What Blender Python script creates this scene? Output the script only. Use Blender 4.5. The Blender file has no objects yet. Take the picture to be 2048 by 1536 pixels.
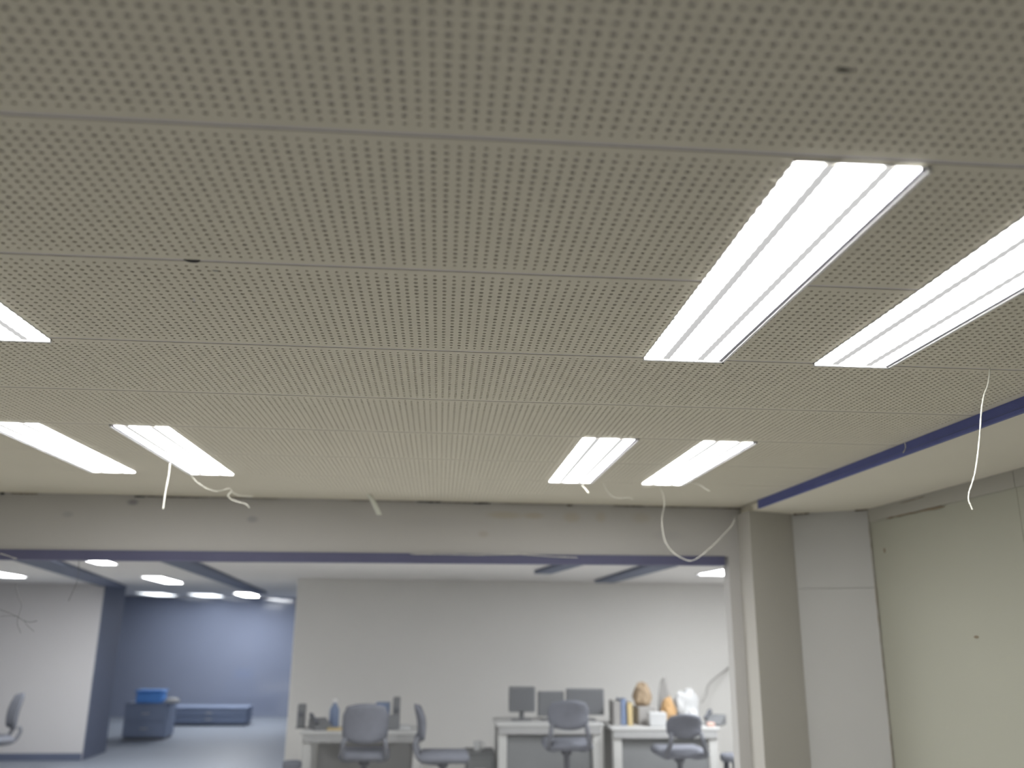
import bpy, math, random
import numpy as np
from mathutils import Vector, Matrix, noise

random.seed(4)
sc = bpy.context.scene
COL = sc.collection

# ------------------------------------------------------------------ camera
H = 1.83                       # eye height above the floor
FPX = 1729.4                   # focal length in pixels of the 2048 px frame
RIGHT = Vector((0.99665, -0.08128, 0.00935))
UP = Vector((-0.03083, -0.26733, 0.96311))
FWD = Vector((0.07578, 0.96017, 0.26894))
cd = bpy.data.cameras.new('camera')
cam = bpy.data.objects.new('camera', cd)
COL.objects.link(cam)
cd.sensor_fit = 'HORIZONTAL'
cd.sensor_width = 36.0
cd.lens = FPX * 36.0 / 2048.0
cd.clip_start = 0.01
cd.clip_end = 100
M = Matrix.Identity(4)
for i in range(3):
    M[i][0] = RIGHT[i]; M[i][1] = UP[i]; M[i][2] = -FWD[i]
M[2][3] = H
cam.matrix_world = M
cd.dof.use_dof = True
cd.dof.focus_distance = 2.75
cd.dof.aperture_fstop = 1.5
sc.camera = cam

# ------------------------------------------------------------------ world, exposure
w = bpy.data.worlds.new('world'); sc.world = w
w.use_nodes = True
w.node_tree.nodes['Background'].inputs[0].default_value = (0.95, 0.97, 1.0, 1)
w.node_tree.nodes['Background'].inputs[1].default_value = 0.05
sc.view_settings.view_transform = 'Standard'
sc.view_settings.look = 'None'
sc.view_settings.gamma = 1.0
sc.view_settings.use_curve_mapping = False
sc.view_settings.exposure = 0.0
sc.cycles.use_denoising = True
sc.cycles.use_light_tree = False
sc.cycles.max_bounces = 6
sc.cycles.diffuse_bounces = 5
sc.cycles.glossy_bounces = 2
sc.cycles.transmission_bounces = 2
sc.cycles.caustics_reflective = False
sc.cycles.caustics_refractive = False
sc.cycles.sample_clamp_indirect = 6.0
LAMP = 22.0                    # radiance of the lamps in the near room
LAMP_REAR = 43.0

# ------------------------------------------------------------------ helpers
def ray(px, py):
    return FWD * FPX + RIGHT * (px - 1024) - UP * (py - 768)

def at(px, py, Y):
    """a point of the place, Y metres in front of the eye"""
    d = ray(px, py)
    d = d * (Y / d.y)
    return Vector((d.x, d.y, d.z + H))

def mesh(name, verts, faces, mat, parent=None, smooth=False, loc=None):
    me = bpy.data.meshes.new(name)
    me.from_pydata([tuple(v) for v in verts], [], faces)
    me.update()
    if smooth:
        me.polygons.foreach_set('use_smooth', [True] * len(me.polygons))
    if mat: me.materials.append(mat)
    o = bpy.data.objects.new(name, me)
    COL.objects.link(o)
    if parent: o.parent = parent
    if loc is not None: o.location = loc
    return o

def box_vf(x0, x1, y0, y1, z0, z1, b=0.0):
    if b <= 0:
        v = [(x, y, z) for z in (z0, z1) for y in (y0, y1) for x in (x0, x1)]
        f = [(0, 2, 3, 1), (4, 5, 7, 6), (0, 1, 5, 4), (2, 6, 7, 3), (0, 4, 6, 2), (1, 3, 7, 5)]
        return v, f
    b = min(b, (x1-x0)*.45, (y1-y0)*.45, (z1-z0)*.45)
    v = []; f = []; idx = {}
    X = (x0, x1); Y = (y0, y1); Z = (z0, z1)
    for i in (0, 1):
        for j in (0, 1):
            for k in (0, 1):
                sx, sy, sz = (1, -1)[i], (1, -1)[j], (1, -1)[k]
                idx[i, j, k, 0] = len(v); v.append((X[i], Y[j]+sy*b, Z[k]+sz*b))
                idx[i, j, k, 1] = len(v); v.append((X[i]+sx*b, Y[j], Z[k]+sz*b))
                idx[i, j, k, 2] = len(v); v.append((X[i]+sx*b, Y[j]+sy*b, Z[k]))
    def q(*a):
        p = [Vector(v[t]) for t in a]
        n = (p[1]-p[0]).cross(p[2]-p[0]) if len(p) == 3 else (p[2]-p[0]).cross(p[3]-p[1])
        c = sum(p, Vector()) / len(p) - Vector(((x0+x1)/2, (y0+y1)/2, (z0+z1)/2))
        f.append(tuple(a) if n.dot(c) > 0 else tuple(reversed(a)))
    for i in (0, 1):
        q(idx[i,0,0,0], idx[i,1,0,0], idx[i,1,1,0], idx[i,0,1,0])
        q(idx[0,i,0,1], idx[1,i,0,1], idx[1,i,1,1], idx[0,i,1,1])
        q(idx[0,0,i,2], idx[1,0,i,2], idx[1,1,i,2], idx[0,1,i,2])
        for j in (0, 1):
            q(idx[i,j,0,0], idx[i,j,1,0], idx[i,j,1,1], idx[i,j,0,1])
            q(idx[i,0,j,0], idx[i,1,j,0], idx[i,1,j,2], idx[i,0,j,2])
            q(idx[0,i,j,1], idx[1,i,j,1], idx[1,i,j,2], idx[0,i,j,2])
            for k in (0, 1):
                q(idx[i,j,k,0], idx[i,j,k,1], idx[i,j,k,2])
    return v, f

class MB:
    """collects shapes into one mesh"""
    def __init__(s): s.v = []; s.f = []
    def add(s, vf, m=None):
        n = len(s.v)
        s.v += [tuple(m @ Vector(p)) if m else tuple(p) for p in vf[0]]
        s.f += [tuple(i + n for i in q) for q in vf[1]]
        return s
    def box(s, x0, x1, y0, y1, z0, z1, b=0.0, m=None): return s.add(box_vf(x0, x1, y0, y1, z0, z1, b), m)
    def tube(s, pts, rad, n=8): return s.add(tube_vf(pts, rad, n))
    def lathe(s, prof, n=14, c=(0, 0, 0)):
        v = []; f = []
        for r, z in prof:
            for k in range(n):
                a = 2*math.pi*k/n; v.append((c[0]+r*math.cos(a), c[1]+r*math.sin(a), c[2]+z))
        for i in range(len(prof)-1):
            for k in range(n):
                k2 = (k+1) % n
                f.append((i*n+k, i*n+k2, (i+1)*n+k2, (i+1)*n+k))
        f.append(tuple(range(n-1, -1, -1))); f.append(tuple(range((len(prof)-1)*n, len(prof)*n)))
        return s.add((v, f))
    def build(s, name, mat, parent=None, smooth=False, loc=None): return mesh(name, s.v, s.f, mat, parent, smooth, loc)

def tube_vf(pts, rad, n=8):
    pts = [Vector(p) for p in pts]
    if not hasattr(rad, '__len__'): rad = [rad]*len(pts)
    v = []; f = []
    t0 = (pts[1]-pts[0]).normalized()
    a = t0.orthogonal().normalized()
    for i, p in enumerate(pts):
        t = (pts[min(i+1, len(pts)-1)] - pts[max(i-1, 0)]).normalized()
        a = (a - t*a.dot(t)).normalized(); b = t.cross(a)
        for k in range(n):
            g = 2*math.pi*k/n
            v.append(p + (a*math.cos(g) + b*math.sin(g))*rad[i])
    for i in range(len(pts)-1):
        for k in range(n):
            k2 = (k+1) % n
            f.append((i*n+k, i*n+k2, (i+1)*n+k2, (i+1)*n+k))
    f.append(tuple(range(n-1, -1, -1))); f.append(tuple(range((len(pts)-1)*n, len(pts)*n)))
    return v, f

def spline(pts, k=5):
    P = [Vector(p) for p in pts]; out = []
    for i in range(len(P)-1):
        a, b, c, d = P[max(i-1, 0)], P[i], P[i+1], P[min(i+2, len(P)-1)]
        for j in range(k):
            t = j/k
            out.append(0.5*((2*b)+(c-a)*t+(2*a-5*b+4*c-d)*t*t+(3*b-a-3*c+d)*t**3))
    out.append(P[-1]); return out

def empty(name, loc=(0, 0, 0), rz=0.0):
    o = bpy.data.objects.new(name, None); COL.objects.link(o)
    o.location = loc; o.rotation_euler = (0, 0, rz); o.empty_display_size = 0.1
    return o

def tag(o, label, cat, group=None, kind=None):
    o['label'] = label; o['category'] = cat
    if group: o['group'] = group
    if kind: o['kind'] = kind
    return o

def struct(o, label, cat):
    o['kind'] = 'structure'; o['label'] = label; o['category'] = cat
    return o

def copy_tree(o, parent=None):
    c = o.copy(); COL.objects.link(c); c.parent = parent
    for ch in [k for k in bpy.data.objects if k.parent == o]:
        copy_tree(ch, c)
    return c

# ------------------------------------------------------------------ materials
def mat(name, col, rough=0.7, var=0.06, scale=6.0, metal=0.0, bump=0.0, spots=(), spec=0.3, bscale=None):
    """plain painted / paper / plastic surface with a little mottling; spots: (x, y, z, radius, colour, amount) stains in object space"""
    m = bpy.data.materials.new(name); m.use_nodes = True
    nt = m.node_tree; N = nt.nodes; L = nt.links
    p = N['Principled BSDF']
    p.inputs['Roughness'].default_value = rough
    p.inputs['Metallic'].default_value = metal
    p.inputs['Specular IOR Level'].default_value = spec
    tc = N.new('ShaderNodeTexCoord')
    nz = N.new('ShaderNodeTexNoise'); nz.inputs['Scale'].default_value = scale; nz.inputs['Detail'].default_value = 5
    L.new(tc.outputs['Object'], nz.inputs['Vector'])
    mx = N.new('ShaderNodeMix'); mx.data_type = 'RGBA'
    mx.inputs[6].default_value = tuple(c*(1-var) for c in col)+(1,)
    mx.inputs[7].default_value = tuple(min(1, c*(1+var)) for c in col)+(1,)
    L.new(nz.outputs['Fac'], mx.inputs[0])
    out = mx.outputs[2]
    for (x, y, z, r, c, amt) in spots:
        mp = N.new('ShaderNodeMapping'); mp.vector_type = 'TEXTURE'
        mp.inputs['Location'].default_value = (x, y, z)
        mp.inputs['Scale'].default_value = r if hasattr(r, '__len__') else (r, r, r)
        L.new(tc.outputs['Object'], mp.inputs['Vector'])
        ln = N.new('ShaderNodeVectorMath'); ln.operation = 'LENGTH'
        L.new(mp.outputs[0], ln.inputs[0])
        mr = N.new('ShaderNodeMapRange'); mr.interpolation_type = 'SMOOTHSTEP'
        mr.inputs[1].default_value = 0.3; mr.inputs[2].default_value = 1.0
        mr.inputs[3].default_value = amt; mr.inputs[4].default_value = 0.0
        L.new(ln.outputs['Value'], mr.inputs[0])
        m2 = N.new('ShaderNodeMix'); m2.data_type = 'RGBA'
        m2.inputs[7].default_value = tuple(c)+(1,)
        L.new(mr.outputs[0], m2.inputs[0]); L.new(out, m2.inputs[6])
        out = m2.outputs[2]
    L.new(out, p.inputs['Base Color'])
    if bump:
        n2 = N.new('ShaderNodeTexNoise'); n2.inputs['Scale'].default_value = bscale or scale*8; n2.inputs['Detail'].default_value = 6
        L.new(tc.outputs['Object'], n2.inputs['Vector'])
        bp = N.new('ShaderNodeBump'); bp.inputs['Strength'].default_value = bump; bp.inputs['Distance'].default_value = 0.01
        L.new(n2.outputs['Fac'], bp.inputs['Height']); L.new(bp.outputs[0], p.inputs['Normal'])
    return m

def lamp_mat(name, col, strength, half_w, ribs=True):
    """backlit ribbed diffuser: three bright bands along the tubes with two dimmer bands between them"""
    m = bpy.data.materials.new(name); m.use_nodes = True
    nt = m.node_tree; N = nt.nodes; L = nt.links
    N.remove(N['Principled BSDF'])
    em = N.new('ShaderNodeEmission'); em.inputs[0].default_value = tuple(col)+(1,)
    L.new(em.outputs[0], N['Material Output'].inputs['Surface'])
    if not ribs:
        em.inputs[1].default_value = strength
        return m
    tc = N.new('ShaderNodeTexCoord'); sp = N.new('ShaderNodeSeparateXYZ')
    L.new(tc.outputs['Object'], sp.inputs[0])
    mr = N.new('ShaderNodeMapRange'); mr.inputs[1].default_value = -half_w; mr.inputs[2].default_value = half_w
    L.new(sp.outputs[0], mr.inputs[0])
    cr = N.new('ShaderNodeValToRGB'); e = cr.color_ramp.elements
    lo = 0.62/strength
    stops = [(0.0, 1), (0.19, 1), (0.215, lo), (0.30, lo*.9), (0.325, 1), (0.655, 1), (0.675, lo), (0.755, lo), (0.78, 1), (1.0, 1)]
    e[0].position = 0; e[1].position = 1
    for pos, val in stops[1:-1]:
        k = e.new(pos); k.color = (val, val, val, 1)
    e[0].color = (1, 1, 1, 1); e[-1].color = (1, 1, 1, 1)
    L.new(mr.outputs[0], cr.inputs[0])
    mu = N.new('ShaderNodeMath'); mu.operation = 'MULTIPLY'; mu.inputs[1].default_value = strength
    L.new(cr.outputs[0], mu.inputs[0]); L.new(mu.outputs[0], em.inputs[1])
    m.cycles.emission_sampling = 'FRONT'
    return m

def hole_mat():
    m = mat('perforation_felt', (0.25, 0.235, 0.245), 0.95, 0.0)
    nt = m.node_tree; N = nt.nodes; L = nt.links; p = N['Principled BSDF']
    tc = [n for n in N if n.type == 'TEX_COORD'][0]
    nz = N.new('ShaderNodeTexNoise'); nz.inputs['Scale'].default_value = 42.0; nz.inputs['Detail'].default_value = 1
    n2 = N.new('ShaderNodeTexNoise'); n2.inputs['Scale'].default_value = 2.2; n2.inputs['Detail'].default_value = 2
    for n in (nz, n2): L.new(tc.outputs['Object'], n.inputs['Vector'])
    ad = N.new('ShaderNodeMath'); ad.operation = 'ADD'
    L.new(nz.outputs['Fac'], ad.inputs[0]); L.new(n2.outputs['Fac'], ad.inputs[1])
    cr = N.new('ShaderNodeValToRGB')
    cr.color_ramp.elements[0].position = 0.38; cr.color_ramp.elements[0].color = (0.36, 0.335, 0.385, 1)
    cr.color_ramp.elements[1].position = 0.68; cr.color_ramp.elements[1].color = (0.53, 0.495, 0.475, 1)
    hf = N.new('ShaderNodeMath'); hf.operation = 'MULTIPLY'; hf.inputs[1].default_value = 0.5
    L.new(ad.outputs[0], hf.inputs[0]); L.new(hf.outputs[0], cr.inputs[0])
    L.new(cr.outputs[0], p.inputs['Base Color'])
    return m

CEIL = (0.67, 0.635, 0.53)
m_ceiling = mat('ceiling_board', CEIL, 0.85, 0.03, 1.2, bump=0.05)
m_hole = hole_mat()
m_joint = mat('joint_strip', (0.60, 0.575, 0.60), 0.8, 0.05, 4)
m_soffit = mat('soffit_board', (0.74, 0.705, 0.61), 0.85, 0.03, 1.5, bump=0.04)
m_wall_r = mat('beige_wall', (0.40, 0.40, 0.335), 0.85, 0.03, 1.3, bump=0.04)
m_crown = mat('crown_paper', (0.40, 0.39, 0.35), 0.85, 0.04, 3)
m_panel_grey = mat('grey_panel', (0.50, 0.50, 0.49), 0.8, 0.04, 2.0)
m_pier = mat('pier_grey', (0.47, 0.455, 0.42), 0.85, 0.03, 2.0)
m_blue = mat('blue_paint', (0.10, 0.12, 0.33), 0.5, 0.15, 9, bump=0.1)
m_blue_l = mat('blue_edge_highlight', (0.15, 0.17, 0.33), 0.45, 0.15, 9)  # lighter fascia blue that paints in a highlight line
m_slate = mat('slate_strip', (0.115, 0.117, 0.20), 0.6, 0.1, 5)
m_slate_d = mat('slate_panel', (0.13, 0.15, 0.215), 0.65, 0.08, 3)
m_white = mat('white_enamel', (0.82, 0.82, 0.82), 0.4, 0.02, 3)
m_channel = mat('lamp_channel', (0.40, 0.40, 0.46), 0.6, 0.05, 6)
m_floor = mat('pale_floor', (0.53, 0.52, 0.50), 0.55, 0.05, 1.5)
m_floor_blue = mat('blue_grey_floor', (0.245, 0.27, 0.315), 0.5, 0.06, 1.2)
m_rear_wall = mat('partition_paint', (0.72, 0.71, 0.69), 0.8, 0.06, 0.8)
m_white_wall = mat('white_wall', (0.60, 0.585, 0.585), 0.8, 0.03, 0.9)
m_rear_ceiling = mat('rear_ceiling', (0.70, 0.69, 0.68), 0.85, 0.04, 1.0)
m_blue_glass = mat('blue_gloss_wall', (0.245, 0.275, 0.365), 0.07, 0.12, 0.7, spec=1.0)
m_near = mat('unseen_wall', (0.62, 0.61, 0.57), 0.85, 0.03, 1.0)
m_dark = mat('charcoal_fabric', (0.165, 0.172, 0.20), 0.9, 0.12, 20)
m_darkp = mat('charcoal_plastic', (0.14, 0.145, 0.165), 0.5, 0.1, 10)
m_mon = mat('monitor_shell', (0.20, 0.205, 0.215), 0.5, 0.06, 10)
m_screen = mat('monitor_glass', (0.17, 0.175, 0.185), 0.25, 0.05, 4)
m_desk = mat('pale_laminate', (0.50, 0.50, 0.495), 0.5, 0.03, 3)
m_deskleg = mat('pale_leg', (0.50, 0.50, 0.49), 0.5, 0.03, 5)
m_desk_dark = mat('grey_modesty', (0.20, 0.205, 0.21), 0.7, 0.06, 4)
m_apron = mat('grey_apron', (0.36, 0.36, 0.36), 0.7, 0.05, 4)
m_paper = mat('white_paper', (0.52, 0.525, 0.53), 0.85, 0.03, 12, bump=0.1)
m_brown = mat('brown_paper', (0.36, 0.275, 0.19), 0.85, 0.2, 15, bump=0.2)
m_orange = mat('orange_card', (0.50, 0.32, 0.16), 0.7, 0.1, 10)
m_ochre = mat('ochre_card', (0.55, 0.44, 0.24), 0.7, 0.1, 10)
m_bluep = mat('blue_plastic', (0.20, 0.25, 0.37), 0.5, 0.08, 8)
m_bright_blue = mat('bright_blue', (0.10, 0.28, 0.70), 0.5, 0.08, 8)
m_navy = mat('navy_cabinet', (0.19, 0.23, 0.33), 0.6, 0.08, 4)
m_greybox = mat('grey_box', (0.33, 0.32, 0.31), 0.75, 0.08, 6)
m_pink = mat('salmon_plastic', (0.62, 0.42, 0.36), 0.6, 0.08, 8)
m_fibre = mat('glue_fibre', (0.86, 0.85, 0.76), 0.45, 0.1, 60)
m_hair = mat('dark_hair', (0.16, 0.16, 0.17), 0.5, 0.2, 60)
m_black = mat('black_gap', (0.018, 0.016, 0.02), 0.8, 0.1, 20)
m_glue_mid = mat('dull_glue', (0.32, 0.285, 0.23), 0.7, 0.2, 40)
m_glue = mat('brown_glue', (0.13, 0.095, 0.06), 0.7, 0.3, 50)
m_glue_pale = mat('tan_glue', (0.23, 0.185, 0.13), 0.7, 0.25, 40)
m_film = mat('clear_film_glint', (0.76, 0.78, 0.70), 0.25, 0.15, 60, spec=0.6)
m_bracket = mat('scuff_grey', (0.22, 0.23, 0.22), 0.7, 0.2, 60)
e_lamp = lamp_mat('lamp_diffuser', (1.0, 0.995, 0.985), LAMP, 0.118)
e_dim = lamp_mat('passage_lamp_diffuser', (0.90, 0.95, 1.0), 5.0, 0.1, ribs=False)
e_rear = lamp_mat('rear_lamp_diffuser', (0.95, 0.975, 1.0), LAMP_REAR, 0.1, ribs=False)

# ------------------------------------------------------------------ the near room's ceiling
ZC = H + 0.8033                # underside of the ceiling boards
ZS = H + 0.753                 # underside of the lowered soffit on the side wall
ZR = H + 0.52                  # ceiling of the room beyond the header
YH = 5.87                      # header wall
XB = 2.054                     # blue fascia
XW = 2.775                     # side wall
XL = -3.4                      # other side wall
JOINTS = [0.115, 0.715, 1.3146, 1.8981, 2.5197, 3.1155, 3.6976, 4.3181, 4.9146, 5.51]

def perforated(rows, length, x0, x1):
    """board with real round perforations; local origin at its near edge, underside at z = 0"""
    gap = 0.0055; pitch = 0.0232; rad = 0.0053; deep = 0.0035; n = 8
    usable = length - 2*gap
    my = (usable - (rows-1)*pitch)/2
    cols = int((x1-x0-0.05)/pitch)
    mx = (x1-x0-(cols-1)*pitch)/2
    V = []; F = []; MI = []
    # ring template inside a pitch cell: 4 corners + 4 edge middles -> 8 outer points that match the 8 ring points
    ang = [math.pi/8 + k*math.pi/4 for k in range(n)]
    rng = np.random.default_rng(3)
    ex = [x0+mx-pitch/2 + i*pitch for i in range(cols+1)]
    ey = [gap+my-pitch/2 + j*pitch for j in range(rows+1)]
    gx = len(ex)
    for j in range(len(ey)):
        for i in range(gx): V.append((ex[i], ey[j], 0.0))
    for j in range(rows):
        edge = j in (0, rows-1)
        for i in range(cols):
            c = [j*gx+i, j*gx+i+1, (j+1)*gx+i+1, (j+1)*gx+i]      # corners ccw seen from above
            cx = ex[i]+pitch/2; cy = ey[j]+pitch/2
            r = rad*(0.80 if edge else 1.0)*rng.uniform(0.93, 1.06)
            b = len(V)
            for a in ang: V.append((cx+r*math.cos(a), cy+r*math.sin(a), 0.0))
            for a in ang: V.append((cx+r*math.cos(a), cy+r*math.sin(a), deep))
            # ring order from angle 22.5: right-up ... ; corner quadrants
            R_ = [b+k for k in range(8)]; T_ = [b+8+k for k in range(8)]
            # corners: c2 (+,+) faces ring 0,1 ; c3 (-,+) ring 2,3 ; c0 (-,-) ring 4,5 ; c1 (+,-) ring 6,7
            F += [(c[2], R_[0], R_[1]), (c[3], R_[2], R_[3]), (c[0], R_[4], R_[5]), (c[1], R_[6], R_[7]),
                  (c[2], R_[1], R_[2], c[3]), (c[3], R_[3], R_[4], c[0]), (c[0], R_[5], R_[6], c[1]), (c[1], R_[7], R_[0], c[2])]
            MI += [0]*8
            for k in range(8):
                k2 = (k+1) % 8
                F.append((R_[k], T_[k], T_[k2], R_[k2])); MI.append(0)
            F.append(tuple(T_)); MI.append(1)
    # plain margins and upstand edges
    def quad(a, b_, c_, d_):
        n0 = len(V); V.extend([a, b_, c_, d_]); F.append((n0, n0+1, n0+2, n0+3)); MI.append(0)
    ya, yb = gap, length-gap; X0, X1 = ex[0], ex[-1]; Y0, Y1 = ey[0], ey[-1]; t = 0.008
    quad((x0, ya, 0), (x0, Y0, 0), (x1, Y0, 0), (x1, ya, 0))
    quad((x0, Y1, 0), (x0, yb, 0), (x1, yb, 0), (x1, Y1, 0))
    quad((x0, Y0, 0), (x0, Y1, 0), (X0, Y1, 0), (X0, Y0, 0))
    quad((X1, Y0, 0), (X1, Y1, 0), (x1, Y1, 0), (x1, Y0, 0))
    quad((x0, ya, 0), (x1, ya, 0), (x1, ya, t), (x0, ya, t))
    quad((x0, yb, t), (x1, yb, t), (x1, yb, 0), (x0, yb, 0))
    me = bpy.data.meshes.new('ceiling_panel')
    me.from_pydata(V, [], F)
    me.materials.append(m_ceiling); me.materials.append(m_hole)
    me.polygons.foreach_set('material_index', MI)
    me.update()
    return me

ceiling = struct(empty('ceiling', (0, 0, ZC)), 'beige perforated board ceiling with thin grey joints over the near room', 'ceiling')
full = perforated(24, 0.6, XL, XB)
for a, b in zip(JOINTS[:-1], JOINTS[1:]):
    o = bpy.data.objects.new('ceiling_panel', full); COL.objects.link(o)
    o.parent = ceiling; o.location = (0, a, 0); o.scale = (1, (b-a)/0.6, 1)
o = bpy.data.objects.new('ceiling_panel', perforated(14, YH-JOINTS[-1], XL, XB)); COL.objects.link(o)
o.parent = ceiling; o.location = (0, JOINTS[-1], 0)
for y in JOINTS:
    MB().box(XL, XB, y-0.02, y+0.02, 0.0018, 0.007).build('joint_strip', m_joint, ceiling)
MB().box(XL-0.1, XW+0.2, JOINTS[0], YH+0.3, 0.009, 0.06).build('light_block_slab', m_ceiling, ceiling)  # unseen slab added above the boards to block light

def blob_disc(name, cx, cy, rx, ry, z, m, parent, half=False, n=18, t=0.002, rot=0.0):
    """small dark opening in the boards: a thin disc (or half disc) let into the surface"""
    pts = []
    for k in range(n):
        a = (math.pi*k/(n-1)) if half else 2*math.pi*k/n
        x, y = rx*math.cos(a), ry*math.sin(a)
        pts.append((cx+x*math.cos(rot)-y*math.sin(rot), cy+x*math.sin(rot)+y*math.cos(rot)))
    v = [(x, y, z) for x, y in pts] + [(x, y, z+t) for x, y in pts]
    f = [tuple(range(n-1, -1, -1)), tuple(range(n, 2*n))] + [(k, (k+1) % n, n+(k+1) % n, n+k) for k in range(n)]
    return mesh(name, v, f, m, parent)
o = blob_disc('slot_hole', -0.592, 1.8925, 0.0185, 0.0165, -0.0008, m_black, ceiling, half=True); o['label'] = 'black half-round slot on a joint'
o = blob_disc('puncture', 0.577, 1.074, 0.0105, 0.0048, -0.0006, m_black, ceiling, rot=0.1); o['label'] = 'small dark puncture in the nearest board'
o = blob_disc('scuff', -0.553, 1.951, 0.0075, 0.006, -0.0005, m_bracket, ceiling, half=True)
for px, py, l, a in ((1120, 246, .016, .3), (388, 600, .02, 1.4), (1600, 460, .012, .8)):
    d = ray(px, py); p_ = d*(0.8033/d.z)
    if (px, py) == (388, 600):
        blob_disc('scuff', p_.x, p_.y, 0.016, 0.0014, -0.0004, m_joint, ceiling, rot=1.75)

# ------------------------------------------------------------------ lowered soffit, blue fascia, side wall
sof = struct(MB().box(XB+0.012, XW+0.2, JOINTS[0], YH+0.02, ZS, ZS+0.05).build('ceiling_soffit', m_soffit), 'smooth beige lowered ceiling strip along the side wall', 'ceiling')
fas = struct(empty('trim_1', (XB, 0, ZS)), 'narrow royal blue fascia strip edging the lowered ceiling', 'trim')
MB().box(-0.004, 0.0118, JOINTS[0], 5.50, 0.014, 0.0503, 0.001).build('fascia_board', m_blue, fas)
MB().box(-0.005, 0.0118, JOINTS[0], 5.50, -0.004, 0.0125, 0.001).build('fascia_lip', m_blue, fas)
MB().box(-0.0058, 0.010, JOINTS[0], 4.6, 0.0125, 0.0142).build('fascia_seam_highlight', m_blue_l, fas)  # seam strip in lighter blue, its thin highlight put into the colour
wr = struct(empty('wall_right', (XW, 0, 0)), 'plain beige side wall in tall boards', 'wall')
ys = [JOINTS[0], 0.9, 2.2, 3.97, 5.46]
for a, b in zip(ys[:-1], ys[1:]):
    MB().box(0, 0.05, a+0.0015, b-0.0015, 0.0, ZS, 0.001).build('wall_board', m_wall_r, wr)
MB().box(0.051, 0.2, JOINTS[0], 6.2, 0, ZS).build('wall_core', m_wall_r, wr)
cr = struct(empty('trim_2', (XW, 0, 0)), 'pale paper cornice strip where the side wall meets the lowered ceiling', 'trim')
MB().box(-0.010, -0.0002, JOINTS[0], 3.96, ZS-0.085, ZS-0.0005).build('cornice_strip', m_crown, cr)
MB().box(-0.010, -0.0002, 3.965, 5.45, ZS-0.085, ZS-0.0005).build('cornice_strip', m_crown, cr)

def ragged(name, p0, p1, width, m, parent, nrm, seg=12, seed=1, thick=0.004):
    """ragged strip between two points, for dried glue and painted dark gaps; nrm = direction in which it stands off"""
    rnd = random.Random(seed)
    p0, p1, nrm = Vector(p0), Vector(p1), Vector(nrm).normalized()
    t = (p1-p0).normalized(); s = t.cross(nrm).normalized()
    v = []; f = []
    for i in range(seg+1):
        u = i/seg; c = p0.lerp(p1, u)
        wd = width*(0.35+0.65*rnd.random())*(0.25 if i in (0, seg) else 1)
        o_ = s*width*0.25*(rnd.random()-.5)
        v += [c+o_-s*wd/2, c+o_+nrm*thick*(0.5+0.5*rnd.random()), c+o_+s*wd/2, c+o_-nrm*0.001]
        if i:
            a = (i-1)*4; b = i*4
            for k in range(4): f.append((a+k, a+(k+1) % 4, b+(k+1) % 4, b+k))
    f.append((0, 3, 2, 1)); f.append(tuple(seg*4+k for k in range(4)))
    return mesh(name, v, f, m, parent)

def on_side(px, py):
    d = ray(px, py); d = d*((XW-0.0095)/d.x); return Vector((d.x-XW, d.y, d.z+H))
ragged('glue_line', on_side(1772, 1037), on_side(1890, 1012), 0.014, m_glue_pale, cr, (-1, 0, 0), seed=5)
ragged('glue_line', on_side(1800, 1007), on_side(1850, 993), 0.008, m_glue_pale, cr, (-1, 0, 0), seed=6)
o = blob_disc('wall_stain', 0, 0, 0.016, 0.011, 0, m_glue_pale, wr, t=0.001)
o.rotation_euler = (0, math.radians(-90), 0); o.location = (-0.0012, 5.30, H+0.475)
o = blob_disc('wall_stain', 0, 0, 0.007, 0.02, 0, m_glue_pale, wr, t=0.001)
o.rotation_euler = (0, math.radians(-90), 0); o.location = (-0.0012, 4.45, H-0.035)

# pier and splayed panel at the far end of the side wall
def prism(name, plan, z0, z1, m):
    n = len(plan)
    v = [(x, y, z0) for x, y in plan]+[(x, y, z1) for x, y in plan]
    f = [tuple(range(n-1, -1, -1)), tuple(range(n, 2*n))]+[(k, (k+1) % n, n+(k+1) % n, n+k) for k in range(n)]
    return mesh(name, v, f, m)
struct(prism('wall_pier', [(2.035, 5.63), (2.386, 5.776), (3.0, 5.776), (3.0, 6.1), (2.035, 6.1)], 0, ZS, m_pier), 'darker grey pier between the wide opening and the pale panel', 'pier')
sp = struct(empty('wall_panel', (0, 0, 0)), 'pale grey upright panel beside the beige side wall', 'panel')
a0, a1 = Vector((2.387, 5.772, 0)), Vector((2.772, 5.452, 0))
def splay(z0, z1, name):
    n = Vector((a1.y-a0.y, -(a1.x-a0.x), 0)).normalized()*-0.06
    if n.y < 0: n = -n
    pl = [a0, a1, a1+n, a0+n]
    v = [(p.x, p.y, z) for z in (z0, z1) for p in pl]
    f = [(3, 2, 1, 0), (4, 5, 6, 7)]+[(k, (k+1) % 4, 4+(k+1) % 4, 4+k) for k in range(4)]
    return mesh(name, v, f, m_panel_grey, sp)
splay(0, H+0.253, 'lower_board'); splay(H+0.255, ZS, 'upper_board')
ragged('glue_line', (2.383, 5.745, ZS-0.008), (2.47, 5.675, ZS-0.006), 0.014, m_glue, sp, (-0.6, -0.8, 0), seed=8)
ragged('glue_line', (2.70, 5.495, ZS-0.006), (2.765, 5.44, ZS-0.004), 0.016, m_glue, sp, (-0.6, -0.8, 0), seed=9)
ragged('glue_line', (2.763, 5.445, ZS-0.03), (2.763, 5.445, 0.9), 0.010, m_glue_mid, sp, (-0.6, -0.8, 0), seg=40, seed=12, thick=0.003)

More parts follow.
